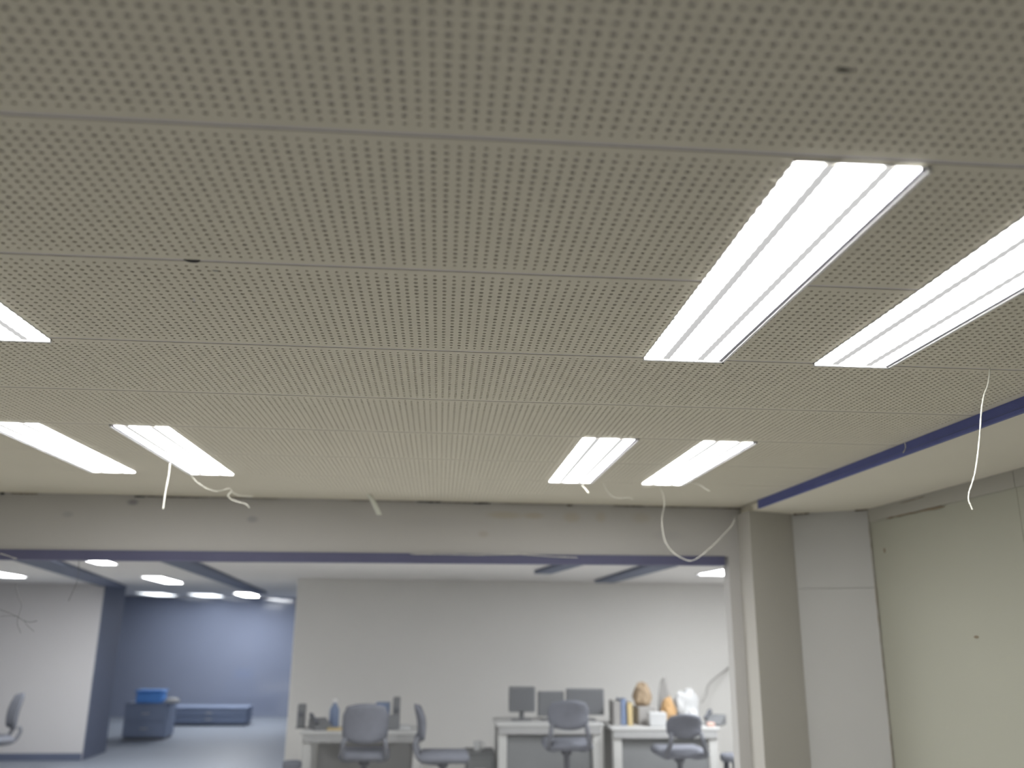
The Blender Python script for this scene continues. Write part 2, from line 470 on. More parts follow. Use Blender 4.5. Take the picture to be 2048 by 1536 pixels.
# ------------------------------------------------------------------ header wall over the wide opening
def hz(x, zl, zr):            # the lower edge runs slightly out of level
    return H + zl + (zr-zl)*(x+2.8)/4.73
m_header = mat('header_paper', (0.50, 0.49, 0.475), 0.85, 0.04, 1.5, bump=0.05, spots=[
    (-2.03, YH, H+.757, (.05, .3, .028), (0.234, 0.226, 0.250), .75), (-1.25, YH, H+.66, (.05, .3, .03), (0.281, 0.273, 0.312), .5),
    (-2.43, YH, H+.67, (.05, .3, .03), (0.312, 0.304, 0.328), .4),
    (.42, YH, H+.72, (.16, .3, .035), (0.437, 0.382, 0.265), .45), (.62, YH, H+.72, (.10, .3, .03), (0.437, 0.367, 0.250), .45),
    (.88, YH, H+.715, (.08, .3, .05), (0.437, 0.374, 0.265), .4), (1.08, YH, H+.72, (.05, .3, .05), (0.437, 0.374, 0.265), .35),
    (1.36, YH, H+.72, (.09, .3, .05), (0.437, 0.390, 0.296), .3), (.28, YH, H+.59, (.05, .3, .03), (0.390, 0.335, 0.281), .4),
    (1.55, YH, H+.60, (.15, .3, .05), (0.390, 0.382, 0.390), .25), (.0, YH, H+.66, (.4, .3, .05), (0.445, 0.437, 0.437), .3)])
hv = []
for x in (XL-0.05, 2.06):
    for y in (YH, YH+0.12):
        hv += [(x, y, hz(x, .44, .469)), (x, y, ZC+0.009)]
hw = struct(mesh('wall_header', hv, [(0, 4, 5, 1), (3, 7, 6, 2), (0, 2, 6, 4), (1, 5, 7, 3), (0, 1, 3, 2), (4, 6, 7, 5)], m_header), 'grey paper header wall with faint stains above the wide opening', 'wall')
struct(MB().box(1.958, 2.06, YH+0.001, YH+0.12, 0, H+.4688).build('wall_jamb', m_header), 'slim pale jamb closing the right end of the wide opening', 'wall')
sv = []
for x in (XL-0.05, 1.93):
    for y in (YH-0.012, YH+0.10):
        sv += [(x, y, hz(x, .377, .409)), (x, y, hz(x, .4395, .4685))]
struct(mesh('trim_3', sv, [(0, 4, 5, 1), (3, 7, 6, 2), (0, 2, 6, 4), (1, 5, 7, 3), (0, 1, 3, 2), (4, 6, 7, 5)], m_slate), 'dark slate blue strip along the lower edge of the header wall', 'trim')
def on_edge(px, dz=-0.004):
    d = ray(px, 1000); x = d.x*(YH/d.y); return Vector((x, YH-0.006, ZC+dz))
for i, (a, b, wd, m_, dz) in enumerate(((0, 8, .030, m_black, -.006), (268, 290, .012, m_black, -.010), (290, 420, .006, m_glue, -.008), (833, 885, .012, m_black, -.006),
                                       (885, 945, .006, m_glue, -.008), (945, 982, .014, m_black, -.008), (1133, 1145, .012, m_glue, -.010), (1225, 1290, .010, m_glue, -.006),
                                       (1290, 1440, .007, m_glue_pale, -.006), (1440, 1500, .008, m_glue_pale, -.008), (20, 75, .010, m_glue_pale, -.006), (420, 560, .004, m_glue_pale, -.006), (700, 833, .004, m_glue_pale, -.006), (1000, 1130, .004, m_glue_pale, -.006))):
    ragged('glue_and_gap_seam', on_edge(a, dz), on_edge(b, dz), wd, m_, hw, (0, -1, 0), seed=20+i, thick=0.004, seg=14)  # black strips paint the dark of open gaps; brown and tan are glue

# ------------------------------------------------------------------ floor and the rest of the near room
struct(MB().box(-9, 6, 0.1, 11.6, -0.05, 0).build('floor', m_floor), 'pale grey smooth floor under the desks', 'floor')
struct(MB().box(-9, 6, 11.6, 21, -0.05, 0).build('floor_passage', m_floor_blue), 'blue grey floor running into the passage', 'floor')
struct(MB().box(XL-0.1, XL, 0.1, YH+0.1, 0, ZC+0.05).build('wall_left', m_near), 'plain side wall of the near room', 'wall')

# ------------------------------------------------------------------ ceiling lights of the near room
def ceiling_light(x0, x1, y0, y1, outer, label, seed):
    """outer = +1/-1: the long side that carries the deep rim and the channel beside the diffuser"""
    cx, cy = (x0+x1)/2, (y0+y1)/2
    t = tag(empty('ceiling_light', (cx, cy, ZC)), label, 'ceiling light', 'recessed tube lights of the near room')
    hx, hy = (x1-x0)/2, (y1-y0)/2
    rim = 0.009
    z0, z1 = -0.0105, 0.004
    fr = MB()
    o_ = outer
    fr.box(*sorted((o_*(hx-rim), o_*hx)), -hy, hy, z0, z1, 0.001)
    fr.box(-hx, hx, hy-0.012, hy, z0, z1, 0.001)
    fr.box(-hx, hx, -hy, -hy+0.004, -0.003, z1)
    fr.box(*sorted((-o_*(hx-0.004), -o_*hx)), -hy, hy, -0.003, z1)
    fr.build('frame', m_white, t)
    MB().box(*sorted((o_*(hx-rim-0.010), o_*(hx-rim-0.0002))), -hy+0.004, hy-0.012, -0.0072, z1).build('channel', m_channel, t)
    rnd = random.Random(seed)
    ny = 64; nx = 2
    xa, xb = (-o_*(hx-0.003)), (o_*(hx-rim-0.0115))
    v = []; f = []
    for j in range(ny+1):
        y = -hy+0.003+(2*hy-0.016)*j/ny
        wv = math.sin(j*math.pi) if False else (1 if j % 2 else -1)
        ea = 0.0012*wv+rnd.uniform(-.0008, .0008); eb = 0.0014*wv+rnd.uniform(-.0008, .0008)
        for i in range(nx+1):
            u = i/nx
            x = xa+(xb-xa)*u + (ea*(1-u)-eb*u)*o_
            edge = (0.003*math.sin(i*2.2+seed) if j == 0 else 0)
            v.append((x, y+edge, -0.0042+0.0011*wv))
    for j in range(ny):
        for i in range(nx):
            a = j*(nx+1)+i
            q = (a, a+nx+1, a+nx+2, a+1)
            f.append(q if o_ > 0 else tuple(reversed(q)))
    mesh('diffuser', v, f, e_lamp, t)
    return t
R0, R1, R2, R3 = 1.330, 2.5197, 3.6976, 4.9146
ceiling_light(0.6053, 0.8602, R0, R2-1.178, 1, 'largest lit tube light, nearest whole one in the ceiling', 1)
ceiling_light(1.1479, 1.3972, R0+.02, R1, 1, 'lit tube light cut by the frame above the blue fascia', 2)
ceiling_light(-1.417, -1.1687, R0, R1+.02, -1, 'lit tube light of which only one corner shows at the frame edge', 3)
ceiling_light(0.6053, 0.8602, R2, R3, 1, 'small far tube light directly beyond the largest one', 4)
ceiling_light(1.1479, 1.3972, R2, R3, 1, 'small far tube light closest to the pale pier', 5)
ceiling_light(-1.417, -1.1687, R2, R3, -1, 'small far tube light with a white thread hanging from its edge', 6)
ceiling_light(-1.95, -1.7008, R2, R3, -1, 'small far tube light cut by the frame, outermost of its row', 7)

# ------------------------------------------------------------------ the room beyond the opening
YP = 10.8                      # partition behind the desks
YW = 13.2                      # white wall
YE = 19.0                      # glossy end wall
struct(MB().box(-9, 6, YH+0.12, YE+0.2, ZR, ZR+0.1).build('ceiling_rear', m_rear_ceiling), 'plain grey ceiling of the room beyond the opening', 'ceiling')
struct(MB().box(-9, 6, YH+0.10, YH+0.13, ZR-0.02, ZC+.1).build('wall_lintel', m_rear_ceiling), 'plain lintel behind the header wall', 'wall')
pa = at(585, 1300, YP); XP = pa.x
part = struct(MB().box(XP, 4.6, YP, YP+0.12, 0, ZR-0.001, 0.004).build('wall_partition', m_rear_wall), 'plain grey partition wall behind the desks', 'wall')
struct(MB().box(XP+0.3, XP+0.42, YP+0.13, YE, 0, ZR).build('wall_passage', m_rear_wall), 'side wall of the blue passage', 'wall')
struct(MB().box(4.6, 4.72, YH+0.12, YP+0.12, 0, ZR).build('wall_rear_right', m_rear_wall), 'side wall of the room with the desks', 'wall')
struct(MB().box(-9, -8.9, YH+0.12, YE, 0, ZR).build('wall_rear_left', m_white_wall), 'far side wall of the room beyond the opening', 'wall')
XJ = at(168, 1500, YW).x
struct(MB().box(-9, XJ-0.012, YW, YW+0.83, 0, ZR-0.001, 0.003).build('wall_rear_white', m_white_wall), 'bright white wall block beside the blue passage', 'wall')
struct(MB().box(XJ-0.0115, XJ, YW-0.004, YW+0.85, 0, ZR-0.001, 0.002).build('trim_4', m_slate_d), 'dark slate end panel of the white wall block', 'trim')
struct(MB().box(-9, XJ-0.02, YW-0.02, YW-0.001, 0, 0.09, 0.003).build('baseboard_rear', m_slate_d), 'dark baseboard along the foot of the white wall', 'baseboard')
struct(MB().box(-9, XP+0.29, YE, YE+0.15, 0, ZR-0.001).build('wall_passage_end', m_blue_glass), 'glossy blue end wall of the passage', 'wall')

def ceiling_beam(name, a, b, wd, hg, m, label):
    a, b = Vector(a), Vector(b); t = (b-a).normalized(); s = Vector((t.y, -t.x, 0))*wd/2
    v = [p+q for p in (a, b) for q in (-s, s, s+Vector((0, 0, hg)), -s+Vector((0, 0, hg)))]
    return struct(mesh(name, v, [(0, 1, 2, 3), (7, 6, 5, 4), (0, 4, 5, 1), (1, 5, 6, 2), (2, 6, 7, 3), (3, 7, 4, 0)], m), label, 'beam')
def on_rear(px, py, drop=0.0):
    d = ray(px, py); d = d*((0.52-drop)/d.z); return Vector((d.x, d.y, ZR-drop))
dr = 0.035
ceiling_beam('trim_5', on_rear(10, 1104, dr), on_rear(232, 1176, dr), 0.30, dr-0.001, m_slate_d, 'dark ceiling rail running back to the white wall block')
ceiling_beam('trim_6', on_rear(345, 1122, dr), on_rear(520, 1188, dr), 0.24, dr-0.001, m_slate_d, 'dark ceiling rail leading into the blue passage')
ceiling_beam('trim_7', on_rear(1330, 1132, dr), on_rear(1208, 1166, dr), 0.22, dr-0.001, m_slate_d, 'dark ceiling strip over the rightmost desk')  # slate strips set just under the rear ceiling
ceiling_beam('trim_8', on_rear(1155, 1128, dr), on_rear(1085, 1148, dr), 0.16, dr-0.001, m_slate_d, 'short dark ceiling strip over the middle desk')

def rear_light(px, py, ln, wd, rz, label, em=None):
    p = on_rear(px, py)
    t = tag(empty('rear_ceiling_light', p, rz), label, 'ceiling light', 'lights of the room beyond the opening')
    fr = MB(); r = 0.015
    fr.box(-wd/2, -wd/2+r, -ln/2, ln/2, -.012, -.001).box(wd/2-r, wd/2, -ln/2, ln/2, -.012, -.001)
    fr.box(-wd/2+r, wd/2-r, -ln/2, -ln/2+r, -.012, -.001).box(-wd/2+r, wd/2-r, ln/2-r, ln/2, -.012, -.001)
    fr.build('frame', m_white, t)
    n = 6; v = []; f = []
    for i in range(n+1):
        u = -1+2*i/n
        for y in (-ln/2+r, ln/2-r): v.append((u*(wd/2-r), y, -.006-.006*(1-u*u)))
    for i in range(n): f.append((2*i, 2*i+1, 2*i+3, 2*i+2))
    mesh('diffuser', v, f, em or e_rear, t)
    return t
rear_light(192, 1119, 1.0, 0.20, 0.15, 'sliver of a lit lamp just under the slate header strip')
rear_light(328, 1159, 1.6, 0.26, 0.12, 'lit lamp between the two dark ceiling rails')
rear_light(495, 1189, 1.8, 0.32, 0.10, 'lit lamp glowing deepest over the blue passage')
rear_light(-14, 1145, 1.6, 0.30, 0.15, 'lit lamp at the frame edge in front of the white wall')
rear_light(1506, 1144, 0.8, 0.9, 0.0, 'lit lamp beside the pale jamb over the desks')
rear_light(1010, 1112, 0.8, 0.30, 0.0, 'added unseen lamp behind the header wall over the middle desk')  # added out of view to brighten the desks and partition
rear_light(800, 1108, 0.8, 0.30, 0.0, 'added unseen lamp behind the header wall over the first desk')  # second added lamp, unseen, lights the partition from the front
rear_light(316, 1188, 1.6, 0.50, 0.08, 'lit lamp over the passage next to the slate end panel', e_dim)
rear_light(414, 1190, 1.6, 0.50, 0.08, 'lit lamp over the passage between its two neighbours', e_dim)

# ------------------------------------------------------------------ furniture beyond the opening
def swivel_chair(loc, rz, label, back=(0.42, 0.44), seat_h=0.46, back_z=0.62, group='office chairs at the desks'):
    t = tag(empty('office_chair', loc, rz), label, 'chair', group)       # faces +y
    bw, bh = back
    # curved, padded backrest
    v = []; f = []; nx, nz = 10, 8
    for side in (0, 1):
        for j in range(nz+1):
            q = j/nz
            for i in range(nx+1):
                u = -1+2*i/nx
                hw_ = bw/2*(1-0.10*abs(2*q-1)**4)*(0.94 if q > .85 else 1)
                z = back_z+bh*q-0.03*(u*u)*(1 if q > .5 else -1)*abs(2*q-1)
                y = -0.23-0.05*(q)+0.05*u*u+0.025*math.sin(q*math.pi*1.0)+(0.022 if side else -0.022)*(1-0.7*max(abs(u), abs(2*q-1))**4)
                v.append((u*hw_, y, z))
    n1 = (nx+1)*(nz+1)
    for j in range(nz):
        for i in range(nx):
            a = j*(nx+1)+i
            f.append((a, a+1, a+nx+2, a+nx+1)); f.append((n1+a, n1+a+nx+1, n1+a+nx+2, n1+a+1))
    rim = [i for i in range(nx+1)]+[(j)*(nx+1)+nx for j in range(1, nz+1)]+[nz*(nx+1)+i for i in range(nx-1, -1, -1)]+[j*(nx+1) for j in range(nz-1, 0, -1)]
    for k in range(len(rim)):
        a, b = rim[k], rim[(k+1) % len(rim)]
        f.append((b, a, n1+a, n1+b))
    mesh('backrest', v, f, m_dark, t, True)
    MB().box(-0.23, 0.23, -0.22, 0.24, seat_h-0.04, seat_h+0.04, 0.03).build('seat', m_dark, t, True)
    for s in (-1, 1):
        MB().tube(spline([(s*bw*.42, -0.235, back_z+0.05), (s*bw*.46, -0.26, seat_h+0.10), (s*0.19, -0.20, seat_h-0.01), (s*0.12, -0.05, seat_h-0.045)]), 0.022).build('back_bracket', m_darkp, t, True)
    MB().lathe([(0.05, seat_h-0.045), (0.05, seat_h-0.09), (0.028, seat_h-0.10), (0.028, 0.10), (0.05, 0.09), (0.05, 0.07)]).build('gas_column', m_darkp, t, True)
    for k in range(5):
        a = 2*math.pi*k/5+0.3
        c, s = math.cos(a), math.sin(a)
        leg = MB().tube([(0.03*c, 0.03*s, 0.085), (0.17*c, 0.17*s, 0.075), (0.29*c, 0.29*s, 0.062)], [0.024, 0.02, 0.015]).build('base_leg', m_darkp, t, True)
        cs = MB().lathe([(0.008, -0.018), (0.026, -0.014), (0.028, 0), (0.026, 0.014), (0.008, 0.018)], 12)
        mt = Matrix.Translation((0.29*c, 0.29*s, 0.0285)) @ Matrix.Rotation(a, 4, 'Z') @ Matrix.Rotation(math.pi/2, 4, 'X')
        cs.v = [tuple(mt @ Vector(p)) for p in cs.v]
        cs.build('caster', m_darkp, leg, True)
    return t

def desk(px0, px1, py, Y, depth, label, dark=False):
    a = at(px0, py, Y); b = at(px1, py, Y)
    x0, x1, zt = a.x, b.x, a.z
    cx = (x0+x1)/2; hw_ = (x1-x0)/2
    t = tag(empty('office_desk', (cx, Y+depth/2, 0)), label, 'desk', 'desks along the partition')
    hd = depth/2
    MB().box(-hw_, hw_, -hd, hd, zt-0.03, zt, 0.006).build('desk_top', m_desk, t)
    for sx in (-1, 1):
        for sy in (-1, 1):
            x = sx*(hw_-0.07); y = sy*(hd-0.05)
            MB().box(x-0.045, x+0.045, y-0.025, y+0.025, 0, zt-0.0305, 0.006).build('leg', m_deskleg, t)
        MB().box(sx*(hw_-0.07)-0.02, sx*(hw_-0.07)+0.02, -hd+0.076, hd-0.076, 0.08, 0.13, 0.005).build('foot_rail', m_deskleg, t)
    MB().box(-hw_+0.03, hw_-0.03, -hd+0.006, -hd+0.022, zt-0.105, zt-0.031, 0.003).build('apron', m_apron, t)
    if dark:
        MB().box(-hw_+0.12, hw_-0.12, -hd+0.06, -hd+0.08, 0.10, zt-0.11, 0.003).build('modesty_panel', m_desk_dark, t)
    else:
        MB().box(-hw_+0.12, hw_-0.12, hd-0.05, hd-0.03, 0.25, zt-0.031, 0.003).build('modesty_panel', m_apron, t)
    return x0, x1, zt

YD = 9.3
d1 = desk(600, 850, 1463, YD, 0.62, 'pale laminate desk on light legs nearest the blue passage')
d2 = desk(992, 1208, 1447, YD+.1, 0.62, 'pale desk with dark front below the dark monitors', True)
d3 = desk(1222, 1440, 1455, YD, 0.62, 'pale desk heaped with paper beside the pale jamb', True)

def chair_at(px, Y, rz, label, bw, top_py, bot_py, seat_py):
    p = at(px, 1450, Y)
    zt = at(px, top_py, Y).z; zb = at(px, bot_py, Y).z; zs = at(px, seat_py, Y).z
    return swivel_chair((p.x, p.y, 0), rz, label, (bw, zt-zb), zs, zb)
chair_at(732, 8.75, 0.05, 'dark swivel chair at the desk nearest the blue passage', 0.42, 1402, 1482, 1508)
chair_at(888, 8.7, -math.pi/2, 'dark swivel chair in profile between two desks', 0.42, 1408, 1482, 1512)
chair_at(1133, 8.75, -0.04, 'dark swivel chair before the desk with monitors', 0.38, 1395, 1455, 1488)
chair_at(1357, 8.7, 0.02, 'dark swivel chair before the paper-strewn desk', 0.34, 1422, 1472, 1503)
e_ = at(4, 1450, 11.5)
swivel_chair((e_.x-0.10, 11.5, 0), 2.2, 'dark chair half hidden at the frame edge before the white wall', (0.42, 0.42), 0.46, 0.56, group=None)

def monitor(px0, px1, py0, py1, Y, desk_z, label, rz=0.0):
    a = at(px0, py0, Y); b = at(px1, py1, Y)
    wd = b.x-a.x; z1 = a.z; z0 = b.z
    t = tag(empty('desk_monitor', ((a.x+b.x)/2, Y, desk_z), rz), label, 'monitor', 'monitors on the middle desk')
    z0 -= desk_z; z1 -= desk_z
    MB().box(-wd/2, wd/2, -0.02, 0.02, z0, z1, 0.008).build('housing', m_mon, t)
    MB().box(-wd/2+.02, wd/2-.02, -0.024, -0.0201, z0+.025, z1-.02).build('screen', m_screen, t)
    MB().box(-0.025, 0.025, 0.021, 0.045, 0.012, z0+(z1-z0)*.5, 0.004).build('stand_neck', m_mon, t)
    MB().box(-0.11, 0.11, -0.06, 0.10, 0.0, 0.0118, 0.004).build('stand_base', m_mon, t)
    return t
monitor(1018, 1070, 1373, 1424, YD+.42, d2[2], 'squarish dark monitor at the end of the middle desk')
monitor(1075, 1128, 1382, 1432, YD+.45, d2[2], 'low dark monitor half hidden behind the middle chair', 0.1)
monitor(1132, 1208, 1377, 1430, YD+.42, d2[2], 'widest dark monitor beside the paper-strewn desk', -0.05)

def bev(name, x0, x1, y0, y1, z0, z1, m, label, cat, b=0.006, group=None, rz=0.0):
    cx, cy = (x0+x1)/2, (y0+y1)/2
    o = MB().box(x0-cx, x1-cx, y0-cy, y1-cy, 0, z1-z0, b).build(name, m, None, False, (cx, cy, z0))
    o.rotation_euler = (0, 0, rz)
    return tag(o, label, cat, group)
def on_desk(px0, px1, py_top, Y, z):
    a = at(px0, py_top, Y); b = at(px1, py_top, Y); return a.x, b.x, max(a.z, z+0.01)
def crumple(name, px, Y, z, rx, ry, rz_, m, label, cat, seed, group=None):
    """creased lump: a displaced sphere with a flattened foot"""
    import bmesh
    bm = bmesh.new(); bmesh.ops.create_icosphere(bm, subdivisions=3, radius=1)
    for v in bm.verts:
        n_ = noise.noise(v.co*1.9+Vector((seed*7.3, 0, 0)))*0.35+noise.noise(v.co*4.5+Vector((0, seed*3.1, 0)))*0.16
        v.co *= 1+n_
        if v.co.z < -0.6: v.co.z = -0.6
        v.co = Vector((v.co.x*rx, v.co.y*ry, (v.co.z+0.6)*rz_))
    me = bpy.data.meshes.new(name); bm.to_mesh(me); bm.free(); me.materials.append(m)
    o = bpy.data.objects.new(name, me); COL.objects.link(o)
    o.location = (at(px, 1440, Y).x, Y, z)
    return tag(o, label, cat, group)

# things on the desk nearest the passage
z = d1[2]+0.0005
def loudspeaker(px0, px1, py, Y, z, label):
    x0, x1, zt = on_desk(px0, px1, py, Y, z)
    t = tag(empty('desk_speaker', ((x0+x1)/2, Y, z)), label, 'speaker', 'slim speakers on the first desk')
    hw_ = (x1-x0)/2; hh = zt-z
    MB().box(-hw_, hw_, -.04, .06, 0.012, hh, .008).build('cabinet', m_mon, t)
    MB().box(-hw_*1.2, hw_*1.2, -.06, .07, 0, 0.0118, .004).build('foot', m_mon, t)
    n = MB().lathe([(hw_*.2, 0), (hw_*.75, .003), (hw_*.7, .006), (hw_*.2, .004)], 16)
    mt = Matrix.Translation((0, -.0402, hh*.6)) @ Matrix.Rotation(math.pi/2, 4, 'X')
    n.v = [tuple(mt @ Vector(p)) for p in n.v]; n.build('cone', m_darkp, t, True)
loudspeaker(597, 612, 1408, YD+.30, z, 'slim grey speaker at the outer end of the first desk')
loudspeaker(787, 801, 1394, YD+.35, z, 'slim tall speaker just past the first swivel chair')
def desk_phone(px, Y, z, label, rz, m1):
    t = tag(empty('desk_phone', (at(px, 1440, Y).x, Y, z), rz), label, 'telephone')
    v = [(-.09, -.1, 0), (.09, -.1, 0), (.09, .1, 0), (-.09, .1, 0), (-.09, -.1, .03), (.09, -.1, .03), (.09, .1, .10), (-.09, .1, .10)]
    mesh('phone_body', v, [(3, 2, 1, 0), (4, 5, 6, 7), (0, 1, 5, 4), (1, 2, 6, 5), (2, 3, 7, 6), (3, 0, 4, 7)], m1, t)
    MB().tube(spline([(-.075, -.08, .065), (-.075, -.05, .085), (-.075, .03, .115), (-.075, .09, .13)]), [.022]*5+[.015]*6+[.022]*5, 8).build('handset', m_darkp, t, True)
desk_phone(642, YD+.22, z, 'dark angular telephone on the first desk', 0.5, m_mon)
desk_phone(1430, YD+.25, d3[2]+.0005, 'dark wedge telephone at the far corner of the papered desk', -0.6, m_mon)
def bottle(px, Y, z, r, h, m, label):
    t = tag(empty('water_bottle', (at(px, 1440, Y).x, Y, z)), label, 'bottle')
    MB().lathe([(r*.9, 0), (r, .01), (r, h*.62), (r*.75, h*.74), (r*.4, h*.8), (r*.4, h*.88)]).build('bottle_body', m, t, True)
    MB().lathe([(r*.46, h*.881), (r*.46, h), (r*.4, h*1.01)]).build('cap', m_white, t, True)
bottle(668, YD+.38, z, .05, .27, m_bluep, 'blue bottle standing on the first desk')
bev('note_pad', *on_desk(655, 684, 1455, YD+.12, z)[:2], YD+.06, YD+.2, z, z+.018, m_ochre, 'small ochre pad lying on the first desk', 'note pad', .003)
x0, x1, zt = on_desk(752, 780, 1405, YD+.4, z)
bev('file_box', x0, x1, YD+.34, YD+.5, z, zt, m_bluep, 'blue file box behind the first swivel chair', 'box')
bev('paper_sheet_stack', *on_desk(800, 822, 1446, YD+.25, z)[:2], YD+.15, YD+.36, z, z+.03, m_paper, 'thin pale paper stack at the inner end of the first desk', 'paper', .003)
bev('small_box', *on_desk(776, 800, 1432, YD+.2, z)[:2], YD+.14, YD+.26, z, at(790, 1430, YD+.2).z, m_mon, 'low dark box in front of the tall speaker', 'box')

# between the desks
def low_cabinet(px0, px1, py, Y, label, m, depth=.4):
    a = at(px0, py, Y); b = at(px1, py, Y)
    t = tag(empty('low_cabinet', ((a.x+b.x)/2, Y, 0)), label, 'cabinet'); hw_ = (b.x-a.x)/2; h = a.z
    MB().box(-hw_, hw_, -depth/2, depth/2, .04, h-.0205, .005).build('cabinet_body', m, t)
    MB().box(-hw_-.01, hw_+.01, -depth/2-.01, depth/2+.01, h-.02, h, .005).build('cabinet_top', m, t)
    MB().box(-hw_+.02, hw_-.02, -depth/2+.03, depth/2-.03, 0, .0395).build('plinth', m_darkp, t)
    for k in range(2):
        zz = .06+(h-.1)*k/2
        d_ = MB().box(-hw_+.015, hw_-.015, -depth/2-.014, -depth/2-.0005, zz, zz+(h-.1)/2-.015, .004).build('drawer', m, t)
        MB().box(-.06, .06, -depth/2-.026, -depth/2-.0145, zz+(h-.1)/4-.006, zz+(h-.1)/4+.006, .003).build('handle', m_deskleg, d_)
    return (a.x+b.x)/2, h
cx_, ch_ = low_cabinet(932, 986, 1500, YD+.5, 'low dark drawer cabinet behind the chair in profile', m_desk_dark)
mg = tag(empty('white_mug', (at(955, 1488, YD+.42).x, YD+.42, ch_+.0005)), 'white mug on the low dark cabinet', 'mug')
MB().lathe([(.036, 0), (.04, .01), (.042, .095), (.037, .094), (.034, .012)]).build('mug_body', m_paper, mg, True)
MB().tube(spline([(.040, 0, .08), (.07, 0, .075), (.07, 0, .03), (.039, 0, .02)]), .006).build('mug_handle', m_paper, mg, True)

# on the papered desk
z = d3[2]+0.0005
G = 'heap on the papered desk'
def binder(px0, px1, py, Y, z, m, label, rz=0.0):
    x0, x1, zt = on_desk(px0, px1, py, Y, z)
    t = tag(empty('ring_binder', ((x0+x1)/2, Y, z), rz), label, 'binder', G)
    hw_ = (x1-x0)/2; h = zt-z
    MB().box(-hw_, -hw_+.006, -.12, .12, 0, h, .002).build('cover', m, t)
    MB().box(hw_-.006, hw_, -.12, .12, 0, h, .002).build('cover', m, t)
    MB().box(-hw_+.0065, hw_-.0065, -.12, -.114, 0, h, .002).build('spine', m, t)
    MB().box(-hw_+.008, hw_-.008, -.112, .105, .004, h-.015, .002).build('pages', m_paper, t)
binder(1222, 1236, 1400, YD+.32, z, m_greybox, 'grey binder standing at the outer end of the papered desk')
binder(1237, 1248, 1396, YD+.32, z, m_bluep, 'blue grey binder standing in the papered row')
binder(1250, 1260, 1404, YD+.30, z, m_ochre, 'ochre binder standing last in the papered row')
bev('paper_pile', *on_desk(1270, 1306, 1412, YD+.36, z)[:2], YD+.27, YD+.45, z, at(1290, 1412, YD+.36).z, m_greybox, 'grey carton under the brown paper lump', 'carton', .008, G, .15)
crumple('paper_lump', 1286, YD+.38, at(1290, 1412, YD+.36).z+.001, .085, .07, .15, m_brown, 'brown crumpled paper on top of the heap', 'paper', 1, G)
bev('white_tray', *on_desk(1296, 1330, 1424, YD+.14, z)[:2], YD+.05, YD+.2, z, at(1310, 1424, YD+.14).z, m_paper, 'small white tray at the front of the heap', 'tray', .008, G, -.1)
crumple('paper_lump', 1337, YD+.33, z, .075, .06, .17, m_orange, 'orange crumpled wrapper in the middle of the heap', 'paper', 2, G)
crumple('paper_lump', 1374, YD+.42, z, .13, .08, .21, m_paper, 'tallest white crumpled paper of the heap', 'paper', 3, G)
crumple('paper_lump', 1330, YD+.55, z, .07, .045, .27, m_greybox, 'grey creased lump at the back of the heap', 'paper', 4, G)
crumple('paper_lump', 1385, YD+.17, z, .075, .06, .10, m_paper, 'low white crumpled sheet nearest the wedge telephone', 'paper', 5, G)
bev('salmon_case', *on_desk(1414, 1428, 1442, YD+.1, z)[:2], YD+.07, YD+.14, z, z+.04, m_pink, 'small salmon case before the wedge telephone', 'case', .008)
cbl = mesh('hanging_cable', *tube_vf(spline([at(1404, 1404, YD+.60), at(1412, 1391, YD+.7), at(1420, 1366, YD+1.0), at(1462, 1332, YP-0.02)]), .010), m_greybox, None, True)
tag(cbl, 'thin grey cable rising from the heap towards the jamb', 'cable')

def stool(px0, px1, py, Y, label):
    a = at(px0, py, Y); b = at(px1, py, Y); r = (b.x-a.x)/2; h = a.z
    t = tag(empty('low_stool', ((a.x+b.x)/2, Y, 0)), label, 'stool', 'low stools beside the desks')
    MB().lathe([(r*.9, h-.07), (r, h-.055), (r, h-.012), (r*.9, h)], 18).build('seat', m_dark, t, True)
    for k in range(4):
        a_ = math.pi/4+k*math.pi/2
        MB().tube([(r*.6*math.cos(a_), r*.6*math.sin(a_), h-.071), (r*.95*math.cos(a_), r*.95*math.sin(a_), 0)], .014).build('leg', m_darkp, t, True)
stool(1441, 1479, 1507, 8.9, 'dark round stool against the pale jamb')
stool(566, 604, 1522, 9.0, 'dark round stool at the outer end of the first desk')

# in the blue passage
nx_, nh = low_cabinet(262, 345, 1404, 15.6, 'navy low cabinet deep in the blue passage', m_navy, .5)
zc_ = nh+.0005
a = at(275, 1396, 15.5); b = at(330, 1396, 15.5)
t = tag(empty('storage_tub', ((a.x+b.x)/2, 15.5, zc_)), 'bright blue tub on the navy cabinet', 'tub')
hw_ = (b.x-a.x)/2
MB().box(-hw_*.92, hw_*.92, -.15, .15, 0, .17, .02).build('tub_body', m_bright_blue, t)
MB().box(-hw_, hw_, -.17, .17, .171, .20, .01).build('tub_lid', m_bright_blue, t)
crumple('paper_lump', 340, 15.5, zc_, .12, .10, .05, m_paper, 'small white sheet beside the bright blue tub', 'paper', 9)
low_cabinet(352, 500, 1412, 17.6, 'second navy cabinet farther down the blue passage', m_navy, .5)

